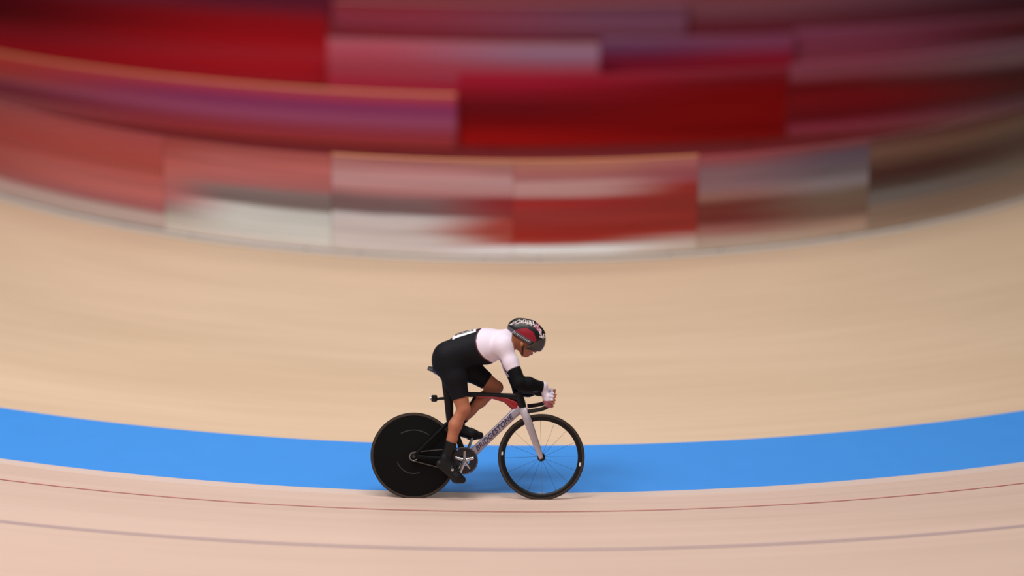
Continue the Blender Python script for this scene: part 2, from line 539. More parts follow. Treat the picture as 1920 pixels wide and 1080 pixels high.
M_black = mat('carbon_black', rgb(15, 14, 17), 0.4, spec=.3)
M_disc = mat('disc_black', rgb(10, 9, 11), 0.6, spec=.12)
M_silver = mat('frame_silver', rgb(166, 156, 168), 0.35, 0.25)
M_fork = mat('fork_silver', rgb(180, 168, 174), 0.35, 0.2)
M_red = mat('frame_red', rgb(150, 22, 26), 0.35, coat=0.3)
M_steel = mat('polished_alloy', rgb(200, 200, 205), 0.22, 1.0)
M_tyre = mat('tyre_rubber', rgb(30, 25, 24), 0.8, spec=.2)
M_wall = mat('tyre_sidewall', rgb(64, 54, 48), 0.8, spec=.2)
M_tape = mat('grip_rubber', rgb(34, 28, 28), 0.8, bump=0.4, scale=400)
M_navy = mat('navy_lettering', rgb(44, 36, 74), 0.5)

# frame tubes
bm = bmesh.new()
sweep(bm, [(-.232, 0, .812), (-.1, 0, .812), (.1, 0, .808), (.262, 0, .800), (.30, 0, .792)],
      [(.022, .016), (.02, .016), (.019, .016), (.024, .018), (.03, .018)], n=18)
link_bm('top_tube', bm, M_black, bike)
bm = bmesh.new()   # red underside of the top tube that runs into the head of the down tube
sweep(bm, [(-.02, 0, .797), (.1, 0, .793), (.2, 0, .776), (.27, 0, .735), (.31, 0, .690)],
      [(.010, .012), (.012, .0165), (.022, .019), (.036, .0215), (.030, .022)], n=18)
link_bm('head_gusset', bm, M_red, bike)
bm = bmesh.new()
dt0, dt1 = Vector((.318, 0, .712)), BB + Vector((.015, 0, .01))
dt = (dt1 - dt0)
sweep(bm, [dt0 + dt * f for f in (0, .08, .3, .6, .9, 1)], [(.034, .022), (.035, .026), (.033, .027), (.033, .027), (.036, .028), (.03, .03)], n=20, square=.8)
down = link_bm('down_tube', bm, M_silver, bike)
bm = bmesh.new()
sweep(bm, [(-.240, 0, .828), (-.232, 0, .79), (-.226, 0, .70), (-.220, 0, .615), (-.190, 0, .55), (-.140, 0, .43), (-.112, 0, .34), tuple(BB)],
      [(.024, .016), (.036, .016), (.032, .016), (.028, .016), (.022, .016), (.022, .018), (.028, .022), (.03, .03)], n=18)
link_bm('seat_tube', bm, M_black, bike)
bm = bmesh.new()
sweep(bm, [(.300, 0, .832), (.322, 0, .765), (.345, 0, .690)], [(.030, .022), (.034, .022), (.030, .022)], n=18)
link_bm('head_tube', bm, M_black, bike)
for s in (-1, 1):
    bm = bmesh.new()
    sweep(bm, [(-.218, .012 * s, .60), (-.255, .034 * s, .572), (-.40, .052 * s, .43), (RH.x, .056 * s, RH.z)],
          [(.016, .008), (.014, .007), (.012, .007), (.016, .006)], n=12)
    link_bm('seat_stay', bm, M_disc, bike)
    bm = bmesh.new()
    sweep(bm, [(BB.x, .022 * s, BB.z), (-.18, .034 * s, .308), (-.36, .048 * s, .322), (RH.x - .02, .056 * s, RH.z)],
          [(.022, .012), (.02, .009), (.015, .008), (.018, .006)], n=12)
    link_bm('chain_stay', bm, M_disc, bike)
bm = bmesh.new()
lathe(bm, [(0, -.045), (.026, -.045), (.030, -.03), (.030, .03), (.026, .045), (0, .045)], BB, 24, closed=False)
link_bm('bottom_bracket', bm, M_black, bike)

# maker's lettering on both sides of the down tube
ang = math.atan2(dt0.z - dt1.z, dt0.x - dt1.x)
for s in (-1, 1):
    cu = bpy.data.curves.new('lettering', 'FONT')
    cu.body = 'BRIDGESTONE'
    cu.size = .058
    cu.shear = .35
    cu.extrude = .0012
    cu.offset = .0006
    cu.align_x = 'CENTER'
    cu.align_y = 'CENTER'
    cu.space_character = 1.02
    tmp = bpy.data.objects.new('tmp', cu)
    COL.objects.link(tmp)
    bpy.context.view_layer.update()
    me = bpy.data.meshes.new_from_object(tmp.evaluated_get(bpy.context.evaluated_depsgraph_get()))
    bpy.data.objects.remove(tmp)
    wd = max(v.co.x for v in me.vertices) - min(v.co.x for v in me.vertices)
    k = .385 / wd
    bx = Vector((math.cos(ang), 0, math.sin(ang)))
    bz = Vector((-math.sin(ang), 0, math.cos(ang)))
    if s == -1:
        X, Nn = bx, Vector((0, -1, 0))
    else:
        X, Nn = -bx, Vector((0, 1, 0))
    c = dt0 + dt * .49 + Nn * .0288
    Mt = Matrix((X * k, bz * .98, Nn)).transposed().to_4x4()
    Mt.translation = c
    me.transform(Mt)
    link('lettering', me, M_navy, down, smooth=False)

# fork with two legs
for s in (-1, 1):
    bm = bmesh.new()
    sweep(bm, [(.345, .012 * s, .700), (.356, .034 * s, .672), (.385, .048 * s, .60), (.44, .052 * s, .45), (.478, .054 * s, .352), (.486, .054 * s, .328)],
          [(.030, .016), (.032, .012), (.030, .010), (.025, .009), (.019, .008), (.014, .007)], n=16)
    link_bm('fork_blade', bm, M_fork, bike)
bm = bmesh.new()
sweep(bm, [(.338, 0, .715), (.350, 0, .668)], [(.030, .024), (.034, .044)], n=16)
link_bm('fork_crown', bm, M_fork, bike)

# seat post, saddle, small camera under the saddle
bm = bmesh.new()
sweep(bm, [(-.240, 0, .80), (-.252, 0, .86), (-.268, 0, .962)], [(.030, .013), (.028, .013), (.022, .014)], n=16)
link_bm('seat_post', bm, M_black, bike)
bm = bmesh.new()
sec = [(-.395, .050, 1.012, .010), (-.385, .066, 1.010, .016), (-.34, .074, 1.000, .020), (-.29, .062, .995, .020), (-.22, .036, .993, .018),
       (-.15, .022, .992, .016), (-.125, .016, .988, .013), (-.115, .008, .982, .008)]
sweep(bm, [(x, 0, z) for x, _, z, _ in sec], [(t, wd) for _, wd, _, t in sec], n=20)
sad = link_bm('saddle', bm, mat('saddle_leather', rgb(52, 46, 46), 0.5), bike)
for s in (-1, 1):
    bm = bmesh.new()
    sweep(bm, [(-.37, .03 * s, .995), (-.33, .024 * s, .966), (-.22, .022 * s, .964), (-.14, .012 * s, .982)], .0035, n=8)
    link_bm('saddle_rail', bm, M_steel, sad)
bm = bmesh.new()
sweep(bm, [L3(842, 748), L3(822, 750)], [(.012, .009), (.010, .009)], n=10)
link_bm('camera_bracket', bm, M_black, bike)
bm = bmesh.new()
box(bm, L3(817, 749), (.046, .04, .05), bev=.008)
cm = link_bm('rear_camera', bm, M_black, bike)
bm = bmesh.new()
x, y, z = L3(817, 749)
sweep(bm, [(x - .022, 0, z), (x - .034, 0, z)], .014, n=16)
link_bm('camera_lens', bm, M_steel, cm)

# stem and drop handlebar
bm = bmesh.new()
sweep(bm, [(.298, 0, .842), (.345, 0, .845), (.40, 0, .838), (.425, 0, .836)], [(.022, .018), (.019, .016), (.017, .016), (.020, .022)], n=14)
link_bm('stem', bm, M_black, bike)
bm = bmesh.new()
half = [(.425, 0, .836), (.425, .06, .836), (.432, .12, .834), (.455, .165, .832), (.495, .185, .832), (.530, .190, .822),
        (.550, .192, .795), (.547, .194, .765), (.520, .196, .738), (.475, .198, .722), (.42, .200, .712), (.375, .200, .706)]
path = [(x, -y, z) for x, y, z in reversed(half)] + half[1:]


def smooth_path(p, it=2):
    p = [Vector(x) for x in p]
    for _ in range(it):
        qn = [p[0]]
        for a, b in zip(p[:-1], p[1:]):
            qn += [a * .75 + b * .25, a * .25 + b * .75]
        p = qn + [p[-1]]
    return p


sweep(bm, smooth_path(path), .0125, up=(0.2, 0.1, 1), n=12)
bar = link_bm('handlebar', bm, M_black, bike)
for s in (-1, 1):
    bm = bmesh.new()
    sweep(bm, smooth_path([(x, y * s, z) for x, y, z in half[6:]]), .0158, up=(0, 1, 0), n=12)
    link_bm('grip_tape', bm, M_tape, bar)


# rear disc wheel
def tyre(center, name, parent):
    bm = bmesh.new()
    torus(bm, .3225, .0115, .0115, center, mi=0)
    for s in (-1, 1):
        lathe(bm, [(.3290, .0060 * s), (.3290, .0105 * s), (.3195, .0122 * s), (.3130, .0112 * s), (.3130, .006 * s)], center, 96, 1)
    return link_bm(name, bm, [M_tyre, M_wall], parent)


bm = bmesh.new()
lathe(bm, [(0, -.030), (.03, -.029), (.10, -.024), (.25, -.013), (.305, -.010), (.316, -.009), (.316, .009), (.305, .010), (.25, .013), (.10, .024), (.03, .029), (0, .030)], RH, 96, closed=False)
rw = link_bm('rear_disc', bm, M_disc, bike)
tyre(RH, 'tyre', rw)
bm = bmesh.new()
lathe(bm, [(0, -.062), (.012, -.062), (.014, -.05), (.022, -.034), (.024, -.025), (.020, 0), (.024, .025), (.022, .034), (.014, .05), (.012, .062), (0, .062)], RH, 24, closed=False)
link_bm('rear_hub', bm, mat('hub_dark', rgb(64, 62, 62), .4, .6), rw)
for a0, a1, rr in ((200, 290, .135), (55, 120, .20)):     # faint grey maker's arcs on the disc
    bm = bmesh.new()
    arc = []
    for i in range(25):
        a = R(a0 + (a1 - a0) * i / 24)
        yy = -(.0245 - (rr - .1) * .0733) - .0006
        arc.append((RH.x + rr * math.cos(a), yy, RH.z + rr * math.sin(a)))
    sweep(bm, arc, (.0035, .0008), up=(0, 1, 0), n=6)
    link_bm('disc_marking', bm, mat('marking_grey', rgb(44, 42, 42), .6), rw)
bm = bmesh.new()
torus(bm, .030, .004, .002, (RH.x, -.054, RH.z), 32, 6)
link_bm('rear_sprocket', bm, M_steel, bike)

# front wheel: deep dark rim, thin bladed spokes
bm = bmesh.new()
lathe(bm, [(.316, -.010), (.316, .010), (.306, .0120), (.296, .0105), (.284, .004), (.281, 0), (.284, -.004), (.296, -.0105), (.306, -.0120)], FH, 96)
fw = link_bm('front_rim', bm, mat('rim_dark', rgb(20, 18, 19), .45, spec=.25), bike)
tyre(FH, 'tyre', fw)
bm = bmesh.new()
lathe(bm, [(0, -.060), (.009, -.060), (.010, -.046), (.018, -.040), (.030, -.036), (.030, -.030), (.018, -.026), (.014, 0), (.018, .026), (.030, .030), (.030, .036), (.018, .040), (.010, .046), (.009, .060), (0, .060)], FH, 28, closed=False)
link_bm('front_hub', bm, M_black, fw)
for k in range(16):
    a = 2 * math.pi * k / 16 + R(-88)
    s = -1 if k % 2 else 1
    bm = bmesh.new()
    d = Vector((math.cos(a), 0, math.sin(a)))
    sweep(bm, [FH + d * .028 + Vector((0, .033 * s, 0)), FH + d * .285], (.0009, .0005), up=(0, 1, 0), n=6)
    link_bm('spoke', bm, M_steel if k == 0 else M_black, fw)
for a in (175, -10):
    bm = bmesh.new()
    d = Vector((math.cos(R(a)), 0, math.sin(R(a))))
    e = Vector((-d.z, 0, d.x))
    c = FH + d * .302 + Vector((0, -.0128, 0))
    sweep(bm, [c - e * .014, c + e * .014], (.006, .0006), up=(0, 1, 0), n=6)
    link_bm('rim_sticker', bm, mat('sticker_white', rgb(214, 220, 230), .3), fw)

# crankset, chain, pedals
cy = -.046
bm = bmesh.new()
lathe(bm, [(.040, cy + .002), (.096, cy + .002), (.096, cy - .002), (.040, cy - .002)], BB, 72)
for k in range(54):
    a = 2 * math.pi * k / 54
    box(bm, (BB.x + .099 * math.cos(a), cy, BB.z + .099 * math.sin(a)), (.006, .003, .006))
crank = link_bm('chainring', bm, mat('chainring_dark', rgb(58, 56, 60), .3, .8), bike, smooth=False)
bm = bmesh.new()
for k in range(5):
    a = 2 * math.pi * k / 5 + .3
    sweep(bm, [(BB.x + .015 * math.cos(a), cy - .004, BB.z + .015 * math.sin(a)), (BB.x + .075 * math.cos(a), cy - .004, BB.z + .075 * math.sin(a))], [(.013, .004), (.008, .003)], n=10)
link_bm('spider', bm, M_steel, crank)
PN = Vector((-.160, -.115, .150))
PF = Vector((-.050, .115, .460))
for P_, s in ((PN, -1), (PF, 1)):
    bm = bmesh.new()
    e = Vector((P_.x, .066 * s, P_.z))
    b0 = Vector((BB.x, .058 * s, BB.z))
    sweep(bm, [b0 + (b0 - e) * .08, b0, b0 + (e - b0) * .5, e, e + (e - b0) * .07], [(.010, .007), (.017, .009), (.013, .007), (.011, .007), (.006, .006)], n=14)
    link_bm('crank_arm', bm, M_steel, bike)
    bm = bmesh.new()
    lathe(bm, [(0, -.03), (.008, -.03), (.014, -.02), (.012, 0), (.014, .02), (.008, .03), (0, .03)], (P_.x, .10 * s, P_.z), 16, closed=False)
    box(bm, (P_.x, .10 * s, P_.z), (.07, .045, .012), bev=.004)
    link_bm('pedal', bm, M_black, bike)
bm = bmesh.new()
loop = []
c1, r1, c2, r2 = Vector((BB.x, -.050, BB.z)), .101, Vector((RH.x, -.054, RH.z)), .034
for i in range(30):
    a = R(-96 + 192 * i / 29)
    loop.append(c1 + Vector((r1 * math.cos(a), 0, r1 * math.sin(a))))
for i in range(16):
    a = R(96 + 168 * i / 15)
    loop.append(c2 + Vector((r2 * math.cos(a), 0, r2 * math.sin(a))))
dense = []
for i in range(len(loop)):
    a, b = loop[i], loop[(i + 1) % len(loop)]
    m_ = max(1, int((b - a).length / .012))
    dense += [a + (b - a) * (j / m_) for j in range(m_)]
sweep(bm, dense, [(.0048 if i % 2 else .0032, .004) for i in range(len(dense))], up=(0, 1, 0), n=6, closed=True)
link_bm('chain', bm, mat('chain_steel', rgb(110, 106, 104), .35, .9), bike)

# ------------------------------------------------------------------ rider: signed distance field -> one continuous skin
VS = 0.0042
LO = np.array([-.52, -.40, .06])
HI = np.array([.66, .40, 1.46])
NX, NY, NZ = [int(math.ceil((HI[i] - LO[i]) / VS)) for i in range(3)]
AX = [(LO[i] + VS * np.arange((NX, NY, NZ)[i])).astype(np.float32) for i in range(3)]


class Field:
    def __init__(self):
        self.f = np.full((NX, NY, NZ), 0.3, np.float32)

    def add(self, fn, lo, hi, k=0.02, op='u'):
        pad = 0.05 + k
        i0 = [max(0, int((lo[i] - pad - LO[i]) / VS)) for i in range(3)]
        i1 = [min((NX, NY, NZ)[i], int((hi[i] + pad - LO[i]) / VS) + 2) for i in range(3)]
        sl = tuple(slice(a, b) for a, b in zip(i0, i1))
        x = AX[0][i0[0]:i1[0], None, None]
        y = AX[1][None, i0[1]:i1[1], None]
        z = AX[2][None, None, i0[2]:i1[2]]
        d = fn(x, y, z).astype(np.float32)
        a = self.f[sl]
        if op == 'u':
            if k > 0:
                h = np.maximum(k - np.abs(a - d), 0) / k
                self.f[sl] = np.minimum(a, d) - h * h * k * .25
            else:
                self.f[sl] = np.minimum(a, d)
        else:
            if k > 0:
                h = np.maximum(k - np.abs(a + d), 0) / k
                self.f[sl] = np.maximum(a, -d) + h * h * k * .25
            else:
                self.f[sl] = np.maximum(a, -d)

    def cap(self, a, b, ra, rb, k=0.02, op='u'):
        lo = np.minimum(a, b) - max(ra, rb)
        hi = np.maximum(a, b) + max(ra, rb)
        self.add(lambda x, y, z: d_cap(x, y, z, a, b, ra, rb), lo, hi, k, op)

    def ell(self, c, r, k=0.02, rot=0.0, op='u'):
        m = max(r)
        self.add(lambda x, y, z: d_ell(x, y, z, c, r, rot), [q_ - m for q_ in c], [q_ + m for q_ in c], k, op)


def d_cap(x, y, z, a, b, ra, rb):
    ab = [b[i] - a[i] for i in range(3)]
    L = sum(v * v for v in ab) + 1e-9
    px, py, pz = x - a[0], y - a[1], z - a[2]
    t = np.clip((px * ab[0] + py * ab[1] + pz * ab[2]) / L, 0, 1)
    return np.sqrt((px - t * ab[0]) ** 2 + (py - t * ab[1]) ** 2 + (pz - t * ab[2]) ** 2) - (ra + t * (rb - ra))


def d_ell(x, y, z, c, r, rot=0.0):
    """ellipsoid, turned by rot about the Y axis (nose-down positive)"""
    px, py, pz = x - c[0], y - c[1], z - c[2]
    cs, sn = math.cos(rot), math.sin(rot)
    qx, qz = px * cs - pz * sn, px * sn + pz * cs
    k0 = np.sqrt((qx / r[0]) ** 2 + (py / r[1]) ** 2 + (qz / r[2]) ** 2)
    k1 = np.sqrt((qx / r[0] ** 2) ** 2 + (py / r[1] ** 2) ** 2 + (qz / r[2] ** 2) ** 2) + 1e-6
    return k0 * (k0 - 1) / k1


def d_plane(x, y, z, c, n):
    l = math.sqrt(sum(v * v for v in n))
    return ((x - c[0]) * n[0] + (y - c[1]) * n[1] + (z - c[2]) * n[2]) / l


GX, GY, GZ = AX[0][:, None, None], AX[1][None, :, None], AX[2][None, None, :]


def surface(name, f, mats, parent, matfn=None):
    """naive surface nets over the grid"""
    ins = f < 0
    idx = np.argwhere(ins)
    if len(idx) == 0:
        return None
    b0 = np.maximum(idx.min(0) - 2, 0)
    b1 = np.minimum(idx.max(0) + 3, f.shape)
    f = f[b0[0]:b1[0], b0[1]:b1[1], b0[2]:b1[2]]
    ins = f < 0
    off = LO + b0 * VS
    c = np.zeros(tuple(s - 1 for s in f.shape), np.uint8)
    for i in (0, 1):
        for j in (0, 1):
            for k in (0, 1):
                c += ins[i:f.shape[0] - 1 + i, j:f.shape[1] - 1 + j, k:f.shape[2] - 1 + k]
    cells = np.argwhere((c > 0) & (c < 8))
    vid = np.full(c.shape, -1, np.int32)
    vid[cells[:, 0], cells[:, 1], cells[:, 2]] = np.arange(len(cells))
    acc = np.zeros((len(cells), 3))
    cnt = np.zeros(len(cells))
    corners = [(i, j, k) for i in (0, 1) for j in (0, 1) for k in (0, 1)]
    for a in corners:
        for ax in range(3):
            if a[ax] == 1:
                continue
            b = list(a)
            b[ax] = 1
            fa = f[cells[:, 0] + a[0], cells[:, 1] + a[1], cells[:, 2] + a[2]]
            fb = f[cells[:, 0] + b[0], cells[:, 1] + b[1], cells[:, 2] + b[2]]
            m = (fa < 0) != (fb < 0)
            t = np.where(m, fa / np.where(m, fa - fb, 1), 0)
            p = np.array(a, float)[None, :].repeat(len(cells), 0)
            p[:, ax] += t
            acc += p * m[:, None]
            cnt += m
    V = off + (cells + acc / np.maximum(cnt, 1)[:, None]) * VS
    quads = []
    for ax in range(3):
        o1, o2 = [(1, 2), (2, 0), (0, 1)][ax]
        A = [slice(1, -1)] * 3
        A[ax] = slice(0, -1)
        B = [slice(1, -1)] * 3
        B[ax] = slice(1, None)
        e = np.argwhere(ins[tuple(A)] != ins[tuple(B)])
        if not len(e):
            continue
        e = e + np.array([0 if i == ax else 1 for i in range(3)])
        sgn = ins[e[:, 0], e[:, 1], e[:, 2]]
        d1 = np.eye(3, dtype=int)[o1]
        d2 = np.eye(3, dtype=int)[o2]

        def g(p):
            return vid[p[:, 0], p[:, 1], p[:, 2]]
        qd = np.stack([g(e - d1 - d2), g(e - d2), g(e), g(e - d1)], 1)
        qd[~sgn] = qd[~sgn][:, ::-1]
        quads.append(qd)
    Q = np.concatenate(quads)
    Q = Q[(Q >= 0).all(1)]
    me = bpy.data.meshes.new(name)
    me.vertices.add(len(V))
    me.vertices.foreach_set('co', V.astype(np.float32).ravel())
    me.loops.add(len(Q) * 4)
    me.loops.foreach_set('vertex_index', Q.astype(np.int32).ravel())
    me.polygons.add(len(Q))
    me.polygons.foreach_set('loop_start', np.arange(0, len(Q) * 4, 4, dtype=np.int32))
    me.update(calc_edges=True)
    me.validate()
    for m in (mats if isinstance(mats, (list, tuple)) else [mats]):
        me.materials.append(m)
    if matfn is not None and len(me.polygons) == len(Q):
        me.polygons.foreach_set('material_index', matfn(V[Q].mean(1)).astype(np.int32))
    me.polygons.foreach_set('use_smooth', [True] * len(me.polygons))
    o = bpy.data.objects.new(name, me)
    COL.objects.link(o)
    o.parent = parent
    return o


def A3(px, py, y=0.0):
    return np.array(L3(px, py, y))


rider = thing('person', 'cyclist in black and white skinsuit and patterned helmet crouched over the drop bars', 'person', BLOC, BR)
HIPN, HIPF = A3(843, 670, -.085), A3(846, 670, .085)
KNEEN, KNEEF = A3(872, 768, -.105), A3(932, 727, .105)
ANKN, ANKF = A3(839, 862, -.105), A3(855, 800, .105)
BALLN, BALLF = PN + Vector((0, 0, .032)), PF + Vector((0, 0, .032))
BALLN, BALLF = np.array(BALLN), np.array(BALLF)
SHN, SHF = A3(946, 652, -.185), A3(946, 652, .185)
ELN, ELF = A3(976, 721, -.275), A3(976, 731, .215)
WRN, WRF = A3(1020, 726, -.215), A3(1020, 727, .205)
HEAD = A3(985, 637)

F = Field()
# trunk
PEL = A3(846, 673)
WAI = A3(870, 659)
CHE = A3(912, 652)
UCH = A3(943, 645)
for s in (-1, 1):
    o_ = np.array([0, s, 0])
    F.cap(PEL + o_ * .062, WAI + o_ * .055, .112, .108, .03)
    F.cap(WAI + o_ * .055, CHE + o_ * .068, .108, .118, .04)
    F.cap(CHE + o_ * .068, UCH + o_ * .085, .118, .090, .04)
    F.ell(A3(838, 681) + o_ * .065, (.100, .085, .112), .04)          # buttock
F.ell(A3(905, 643), (.17, .165, .085), .05, rot=R(-6))                 # ribcage
for sh in (SHN, SHF):
    F.cap(UCH * np.array([1, 0, 1]) + (sh - UCH) * .35, sh, .085, .070, .05)
    F.ell(sh, (.072, .066, .075), .04)
# neck and head (face looks ahead and a little down)
F.cap(A3(952, 637), A3(976, 643), .070, .060, .035)
hd = R(24)
fx = np.array([math.cos(hd), 0, -math.sin(hd)])     # facing
fu = np.array([math.sin(hd), 0, math.cos(hd)])      # crown of the head


def HP(f, u, y=0.0):
    return HEAD + fx * f + fu * u + np.array([0, y, 0])


F.ell(HP(-.005, .025), (.100, .076, .092), .02, rot=hd)                # skull
F.ell(HP(.040, -.048), (.058, .060, .068), .03, rot=hd)                # face
F.ell(HP(.048, -.098), (.034, .036, .028), .025, rot=hd)               # jaw and chin
F.cap(HP(.085, -.020), HP(.110, -.050), .010, .014, .012)              # nose
F.ell(HP(.104, -.054, .010), (.009, .008, .008), .006)
F.ell(HP(.104, -.054, -.010), (.009, .008, .008), .006)
for s in (-1, 1):
    F.ell(HP(.066, -.042, .036 * s), (.022, .022, .020), .02)          # cheek
    F.ell(HP(.082, -.012, .032 * s), (.012, .020, .008), .012)         # brow
    F.ell(HP(.079, -.026, .031 * s), (.010, .015, .009), .008, op='d')  # eye socket
    F.ell(HP(-.006, -.034, .074 * s), (.016, .009, .030), .006, rot=hd)  # ear
F.ell(HP(.092, -.076), (.014, .022, .006), .006, rot=hd)               # upper lip
F.ell(HP(.090, -.087), (.013, .019, .007), .005, rot=hd)               # lower lip
# arms
for SH, EL, WR, s in ((SHN, ELN, WRN, -1), (SHF, ELF, WRF, 1)):
    mid = SH + (EL - SH) * .45
    F.cap(SH, mid, .062, .053, .03)
    F.cap(mid, EL, .053, .044, .02)
    fm = EL + (WR - EL) * .38
    F.cap(EL, fm, .046, .050, .02)
    F.cap(fm, WR, .050, .028, .02)
# legs
for HP_, KN, AN, BA, s in ((HIPN, KNEEN, ANKN, BALLN, -1), (HIPF, KNEEF, ANKF, BALLF, 1)):
    m1 = HP_ + (KN - HP_) * .4
    F.cap(HP_, m1, .105, .090, .04)
    F.cap(m1, KN, .088, .050, .03)
    dk = (KN - HP_) / np.linalg.norm(KN - HP_)
    ds = (AN - KN) / np.linalg.norm(AN - KN)
    bend = (dk - ds)
    bend /= np.linalg.norm(bend)
    F.ell(KN + bend * .006, (.046, .047, .048), .02)                  # knee cap
    cf = KN + (AN - KN) * .33 - bend * .016
    F.cap(KN, cf, .042, .051, .02)
    F.cap(cf, KN + (AN - KN) * .72, .050, .034, .02)
    F.cap(KN + (AN - KN) * .6, AN, .037, .031, .02)
    heel = AN + np.array([-.040, 0, -.028])
    if s < 0:
        heel = AN + np.array([-.040, 0, -.040])
    toe = BA + (BA - AN) * np.array([.45, 0, .12])
    F.cap(AN, BA, .034, .034, .02)
    F.cap(heel, BA, .028, .030, .02)
    F.cap(BA, toe, .034, .022, .02)
# hands round the hooks of the bar
HANDS = []
for s, WR in ((-1, WRN), (1, WRF)):
    B = np.array([.548, .192 * s, .790])
    ax = np.array([-.16, 0, -.985])
    nf = np.array([.985, 0, -.16])
    ou = np.array([0, float(s), 0])
    HANDS.append((s, WR, B, ax, nf, ou))
    palm = B - nf * .030 + ou * .012
    F.cap(WR, palm - ax * .012, .027, .024, .02)
    lens = (1.0, 1.08, 1.02, .82)
    for i, t in enumerate((-.036, -.012, .012, .036)):
        l = lens[i]
        K = B + ax * t + ou * .036 - nf * .020
        F.cap(palm + ax * t * .5, K, .018, .0125, .014)
        Mi = B + ax * (t + .003) + ou * .030 * l + nf * .024 * l
        Tj = B + ax * (t + .004) - ou * .008 + nf * .030 * l
        Te = B + ax * (t + .004) - ou * .030 * l + nf * .008
        F.cap(K, Mi, .0108, .0098, .004)
        F.cap(Mi, Tj, .0098, .0090, .004)
        F.cap(Tj, Te, .0090, .0078, .004)
    T0 = palm - ax * .030 - ou * .016
    T1 = B - ax * .052 - ou * .026 + nf * .004
    T2 = B - ax * .050 - ou * .020 + nf * .034
    F.cap(palm - ax * .01, T0, .018, .014, .012)
    F.cap(T0, T1, .014, .0115, .006)
    F.cap(T1, T2, .0115, .0088, .005)

body_f = F.f
M_skin = mat('skin', rgb(172, 106, 76), .55, vary=.05, scale=60)
surface('body', body_f, M_skin, rider)

# ---- clothes are cut from the same field, a few millimetres larger
BIG = np.float32(1)


def limb_mask(pts, r):
    d = np.full((NX, NY, NZ), 1.0, np.float32)
    for a, b in zip(pts[:-1], pts[1:]):
        d = np.minimum(d, d_cap(GX, GY, GZ, a, b, r, r))
    return d


def cutp(a, b, f):
    return a + (b - a) * f


hemN, hemF = cutp(HIPN, KNEEN, .80), cutp(HIPF, KNEEF, .80)
slvN, slvF = cutp(SHN, ELN, .63), cutp(SHF, ELF, .63)
ex = np.maximum(limb_mask([hemN, KNEEN, ANKN, BALLN], .125), -d_plane(GX, GY, GZ, hemN, KNEEN - HIPN))
e2 = np.maximum(limb_mask([hemF, KNEEF, ANKF, BALLF], .125), -d_plane(GX, GY, GZ, hemF, KNEEF - HIPF))
ex = np.minimum(ex, e2)
for SH, EL, WR, B_, sl_ in ((SHN, ELN, WRN, HANDS[0][2], slvN), (SHF, ELF, WRF, HANDS[1][2], slvF)):
    e2 = np.maximum(limb_mask([sl_, EL, WR, B_], .115), -d_plane(GX, GY, GZ, sl_, EL - SH))
    ex = np.minimum(ex, e2)
nk = A3(960, 636)
e2 = np.maximum(d_ell(GX, GY, GZ, HEAD, (.25, .25, .25)), -d_plane(GX, GY, GZ, nk, (1, 0, -.15)))
ex = np.minimum(ex, e2)

M_suit = mat('suit_black', rgb(16, 16, 21), .7, bump=.15, scale=900, spec=.18)
M_white = mat('suit_white', rgb(226, 212, 224), .7, bump=.15, scale=900)
M_trim = mat('suit_trim', rgb(84, 20, 32), .6)


def suit_mat(C):
    px = C[:, 0] * 243 + 900
    py = 937 - (C[:, 2] * CS + C[:, 1] * SN) * 243
    e = ((px - 942) / 47.0) ** 2 + ((py - 643) / 42.0) ** 2
    armside = (np.abs(C[:, 1]) > .16) & (px > 940)
    white = (e < 1) | armside | (px > 962)
    trim = (~white) & (e < 1.10)
    return np.where(white, 1, np.where(trim, 2, 0))


suit = surface('skinsuit', np.maximum(body_f - .005, -ex), [M_suit, M_white, M_trim], rider, suit_mat)

M_glove = mat('glove_white', rgb(216, 206, 220), .75)
M_gred = mat('glove_dusty_red', rgb(150, 84, 90), .75)
M_sleeve = mat('sleeve_black', rgb(11, 11, 14), .7, bump=.15, scale=900, spec=.12)
for SH, EL, WR, sl_, hand in ((SHN, ELN, WRN, slvN, HANDS[0]), (SHF, ELF, WRF, slvF, HANDS[1])):
    wv = (WR - EL)
    reg = np.maximum(limb_mask([sl_, EL, WR], .085), d_plane(GX, GY, GZ, sl_, SH - EL))
    reg = np.maximum(reg, d_plane(GX, GY, GZ, cutp(EL, WR, .97), wv))
    surface('arm_sleeve', np.maximum(body_f - .0045, reg), M_sleeve, rider)
    s, W_, B, ax, nf, ou = hand
    reg = np.maximum(limb_mask([WR, B], .095), -d_plane(GX, GY, GZ, cutp(EL, WR, .93), wv))
    reg = np.maximum(reg, d_plane(GX, GY, GZ, B + nf * .020, nf))
    surface('glove', np.maximum(body_f - .0035, reg), [M_glove, M_gred], rider, lambda C: np.where(C[:, 2] < .792, 1, 0))

